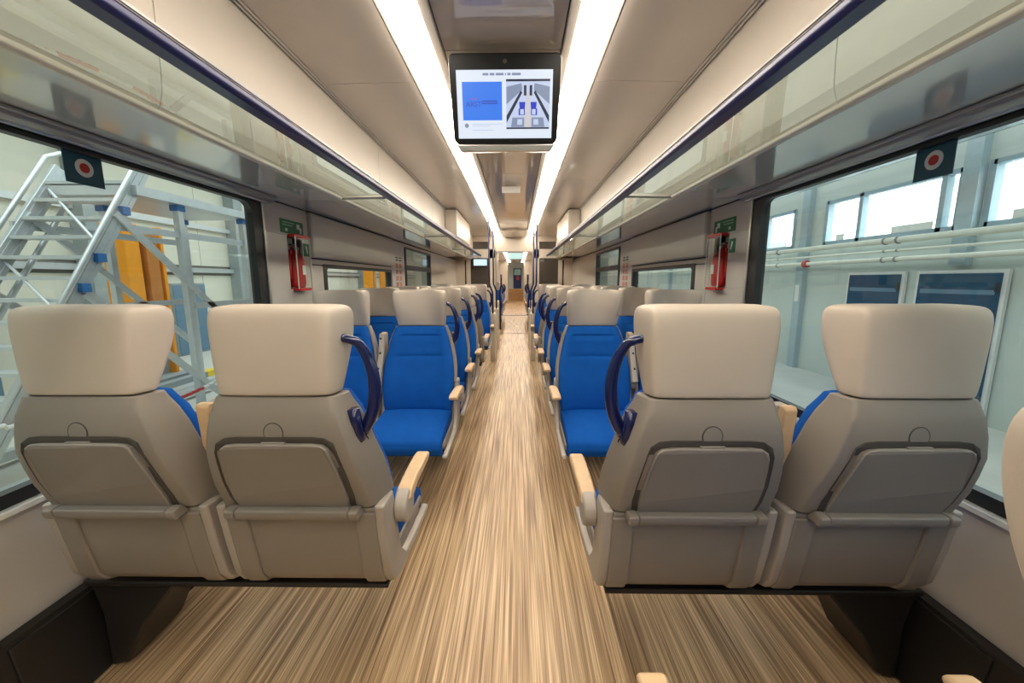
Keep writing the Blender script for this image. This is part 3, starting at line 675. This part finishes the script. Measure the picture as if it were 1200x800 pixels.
# blue arrow print along the near stringer
for j in range(9):
    z_ = 1.75 + j * .10; box('print_mark', XN + .026, XN + .029, L(z_) - .045, L(z_) + .03 + .02 * (j % 2), z_ - .035, z_ + .03, mat('print_blue', (.02, .30, .62), .5), lp)
# materials lying on the hall floor
for k, (x_, y0, y1, m_, lab) in enumerate(((-3.9, 4.2, 7.8, M_ALUBR, 'aluminium beam lying on the floor next to the coach'), (-4.3, 4.6, 8.2, M_ALUBR, 'aluminium beam lying between the coach and the ladder base'), (-6.5, 5.6, 8.6, M_ALUBR, 'aluminium beam lying behind the ladder base'), (-7.1, 5.8, 8.8, M_HCOL, 'dark grey beam lying behind the ladder base'))):
    t_ = tag(empty('floor_beam', (x_, 0, FZ)), lab, 'beam', 'beams on the workshop floor')
    box('profile', -.10, .10, y0, y1, 0, .12, m_, t_); box('end_cap', -.11, .11, y1, y1 + .35, 0, .13, M_YEL, t_)
    box('end_cap', -.11, .11, y0 - .3, y0, 0, .13, M_YEL, t_)
for k, (x_, y_) in enumerate(((-7.6, 5.9), (-5.2, 2.6))):
    t_ = tag(empty('bumper_block', (x_, y_, FZ)), ('orange and yellow bumper block behind the ladder base', 'yellow bumper block at the foot of the ladder')[k], 'block', 'bumper blocks')
    box('base', -.35, .35, -.5, .5, 0, .12, M_YEL, t_, bevel=.02); box('top', -.2, .2, -.3, .3, .12, .26, M_ORA if k == 0 else M_YEL, t_, bevel=.02)
for k, (x_, y0, y1) in enumerate(((-8.4, 1, 9.5), (-8.4, 12, 18))):
    tp = tag(empty('floor_tape', (x_, 0, FZ)), ('black and yellow floor tape in front of the cream wall', 'black and yellow floor tape near the distant jack')[k], 'tape', 'hazard tapes')
    y = y0
    j = 0
    while y < y1:
        box('stripe', -.06, .06, y, y + .14, 0, .004, (M_YEL, M_BLACK)[j % 2], tp); y += .15; j += 1
# red and white chain
cr = tag(empty('barrier_chain', (0, 0, 0)), 'red and white plastic chain hanging by the ladder', 'chain')
pts = []
for j in range(46):
    u = j / 45; pts.append((-4.70 - u * .1, 2.9 + u * 4.9, .12 - .5 * sin(pi * u)))
for j, p in enumerate(pts):
    MB().tube([(p[0], p[1] - .05, p[2]), (p[0], p[1] + .05, p[2])], .022, 6).build('link', (M_RED, M_WHITE)[(j // 4) % 2], cr)
# orange lifting jacks
for k, (x_, y_) in enumerate(((-7.9, 8.25), (-9.0, 24.4), (-9.0, 27.2))):
    j_ = tag(empty('lifting_jack', (x_, y_, FZ)), ('large orange lifting jack behind the ladder platform', 'orange lifting jack further along the workshop', 'farthest orange lifting jack in the workshop')[k], 'machine', 'orange lifting jacks')
    box('column', -.12, .35, -.42, -.10, 0, 3.3, M_ORA, j_, bevel=.02); box('column', -.35, .35, .38, .46, 0, 3.3, M_ORA, j_, bevel=.02)
    box('screw_housing', -.2, .2, -.12, .38, .15, 3.2, M_HCOL, j_); box('carriage', .2, .38, .0, .26, 1.2, 3.1, mat('dull_orange', (.5, .18, .03), .5), j_)
    box('base', -.5, .6, -.6, .6, 0, .15, M_HCOL, j_)

# right-hand wall with high windows
XR = 7.10
wr = MB()
WR = [(-6.0, -1.5), (-.6, 3.6), (4.4, 6.28), (6.68, 9.45), (10.5, 12.8), (13.8, 18), (19, 24)]
ZS, ZT = 2.06, 3.02
wr.box(XR, XR + .25, -14, 40, FZ, ZS); wr.box(XR, XR + .25, -14, 40, ZT, 6)
e = -14
for a, b in WR: wr.box(XR, XR + .25, e, a, ZS, ZT); e = b
wr.box(XR, XR + .25, e, 40, ZS, ZT)
hr = struct(wr.build('wall_hall_right', M_HWALLR), 'pale workshop wall with high windows')
for k, (a, b) in enumerate(WR):
    wn += 1
    wv = struct(empty('window_%d' % wn, (XR, 0, 0)), 'high workshop window with grey frame')
    mul = {3: (6.95, 8.55)}.get(k, (a + (b - a) * .5,))
    xs = [a] + list(mul) + [b]
    f_ = MB()
    for q in xs: f_.box(-.02, .10, q - .045, q + .045, ZS, ZT)
    f_.box(-.02, .10, a, b, ZS, ZS + .07); f_.box(-.02, .10, a, b, ZT - .07, ZT)
    f_.build('window_frame', mat('frame_grey_blue', (.32, .42, .48), .5), wv)
    for q0, q1 in zip(xs, xs[1:]): obj('pane', [(.06, q0, ZS), (.06, q1, ZS), (.06, q1, ZT), (.06, q0, ZT)], [(0, 1, 2, 3)], M_GLASS, wv)
for y in (-1.05, 4.0, 6.48, 10.0, 13.3, 18.5): box('column', XR - .12, XR, y - .12, y + .12, 1.5 if y == 6.48 else FZ, 6, mat('column_pale_blue', (.42, .52, .56), .5), hr)
for k, (z_, r_) in enumerate(((1.96, .055), (1.78, .022), (1.63, .042))):
    p_ = tag(empty('wall_pipe', (XR - .40, 0, z_)), ('thick cream pipe under the high windows, uppermost of three', 'thin cream pipe between the two thick pipes', 'cream pipe with red valve, lowest of three')[k], 'pipe', 'wall pipes')
    MB().tube([(0, -14, 0), (0, 40, 0)], r_, 10).build('tube', mat('pipe_cream', (.78, .78, .68), .45), p_, smooth=True)
    for y in (2.5, 5.3, 7.2, 7.45, 10.4): MB().disc((0, y, 0), r_ * 1.25, .03, 'y', 12).build('clamp', M_CASS, p_)
    if k == 2: MB().disc((0, 9.4, 0), .08, .10, 'y', 14).build('valve', M_RED, p_)
for k, (y0, y1) in enumerate(((5.87, 7.06), (7.40, 8.52))):
    d_ = tag(empty('blue_door', (XR - .02, 0, 0)), ('wide dark blue framed door in the pale workshop wall', 'narrower dark blue framed door in the pale workshop wall')[k], 'door', 'blue workshop doors')
    box('frame', -.05, .0, y0 - .06, y1 + .06, FZ, 1.42, M_WHITE, d_); box('leaf', -.07, -.04, y0, y1, FZ + .02, 1.37, mat('leaf_blue', (.015, .075, .15), .25, var=.1), d_)
    for z_ in (1.1, .1): box('hinge', -.09, -.07, y0 + .0, y0 + .05, z_, z_ + .12, M_BLACK, d_)
    box('lettering_band', -.074, -.07, y0 + .05, y1 - .05, 1.05, 1.12, mat('band_blue', (.10, .22, .34), .3), d_)
nt_ = tag(box('wall_notice', XR - .13, XR - .122, 9.93, 10.07, .75, 1.15, M_SIGNW), 'small white notice with red print on the pale column', 'notice')
cbt = tag(empty('cable_tray', (XR - .8, 0, 3.25)), 'perforated grey cable tray above the high windows', 'cable tray')
box('channel', -.25, .25, -14, 40, 0, .03, M_ALUBR, cbt)
for x_ in (-.25, .23): box('flange', x_, x_ + .02, -14, 40, 0, .12, M_ALUBR, cbt)
slots = MB()
for i in range(150): slots.box(-.255, -.25, -3 + i * .16, -3 + i * .16 + .07, .03, .09)
so = slots.build('slot_row', M_SEAM, cbt); so['kind'] = 'stuff'
# building across the yard
bl = tag(empty('yard_building', (19, 0, FZ)), 'pale cream building seen through the high workshop windows', 'building')
box('facade', 0, 1, -10, 40, 0, 6.2, mat('facade_cream', (.80, .76, .62), .8), bl); box('roof_edge', -.1, 1, -10, 40, 6.2, 6.5, M_HCOL, bl)
for i in range(8): box('facade_window', -.03, 0, -6 + i * 5, -4 + i * 5, 3.6, 4.8, M_DGLASS, bl)
struct(box('ground_yard', 7.4, 60, -40, 60, FZ - .2, FZ - .05, mat('yard_asphalt', (.35, .35, .34), .8)), 'asphalt yard')
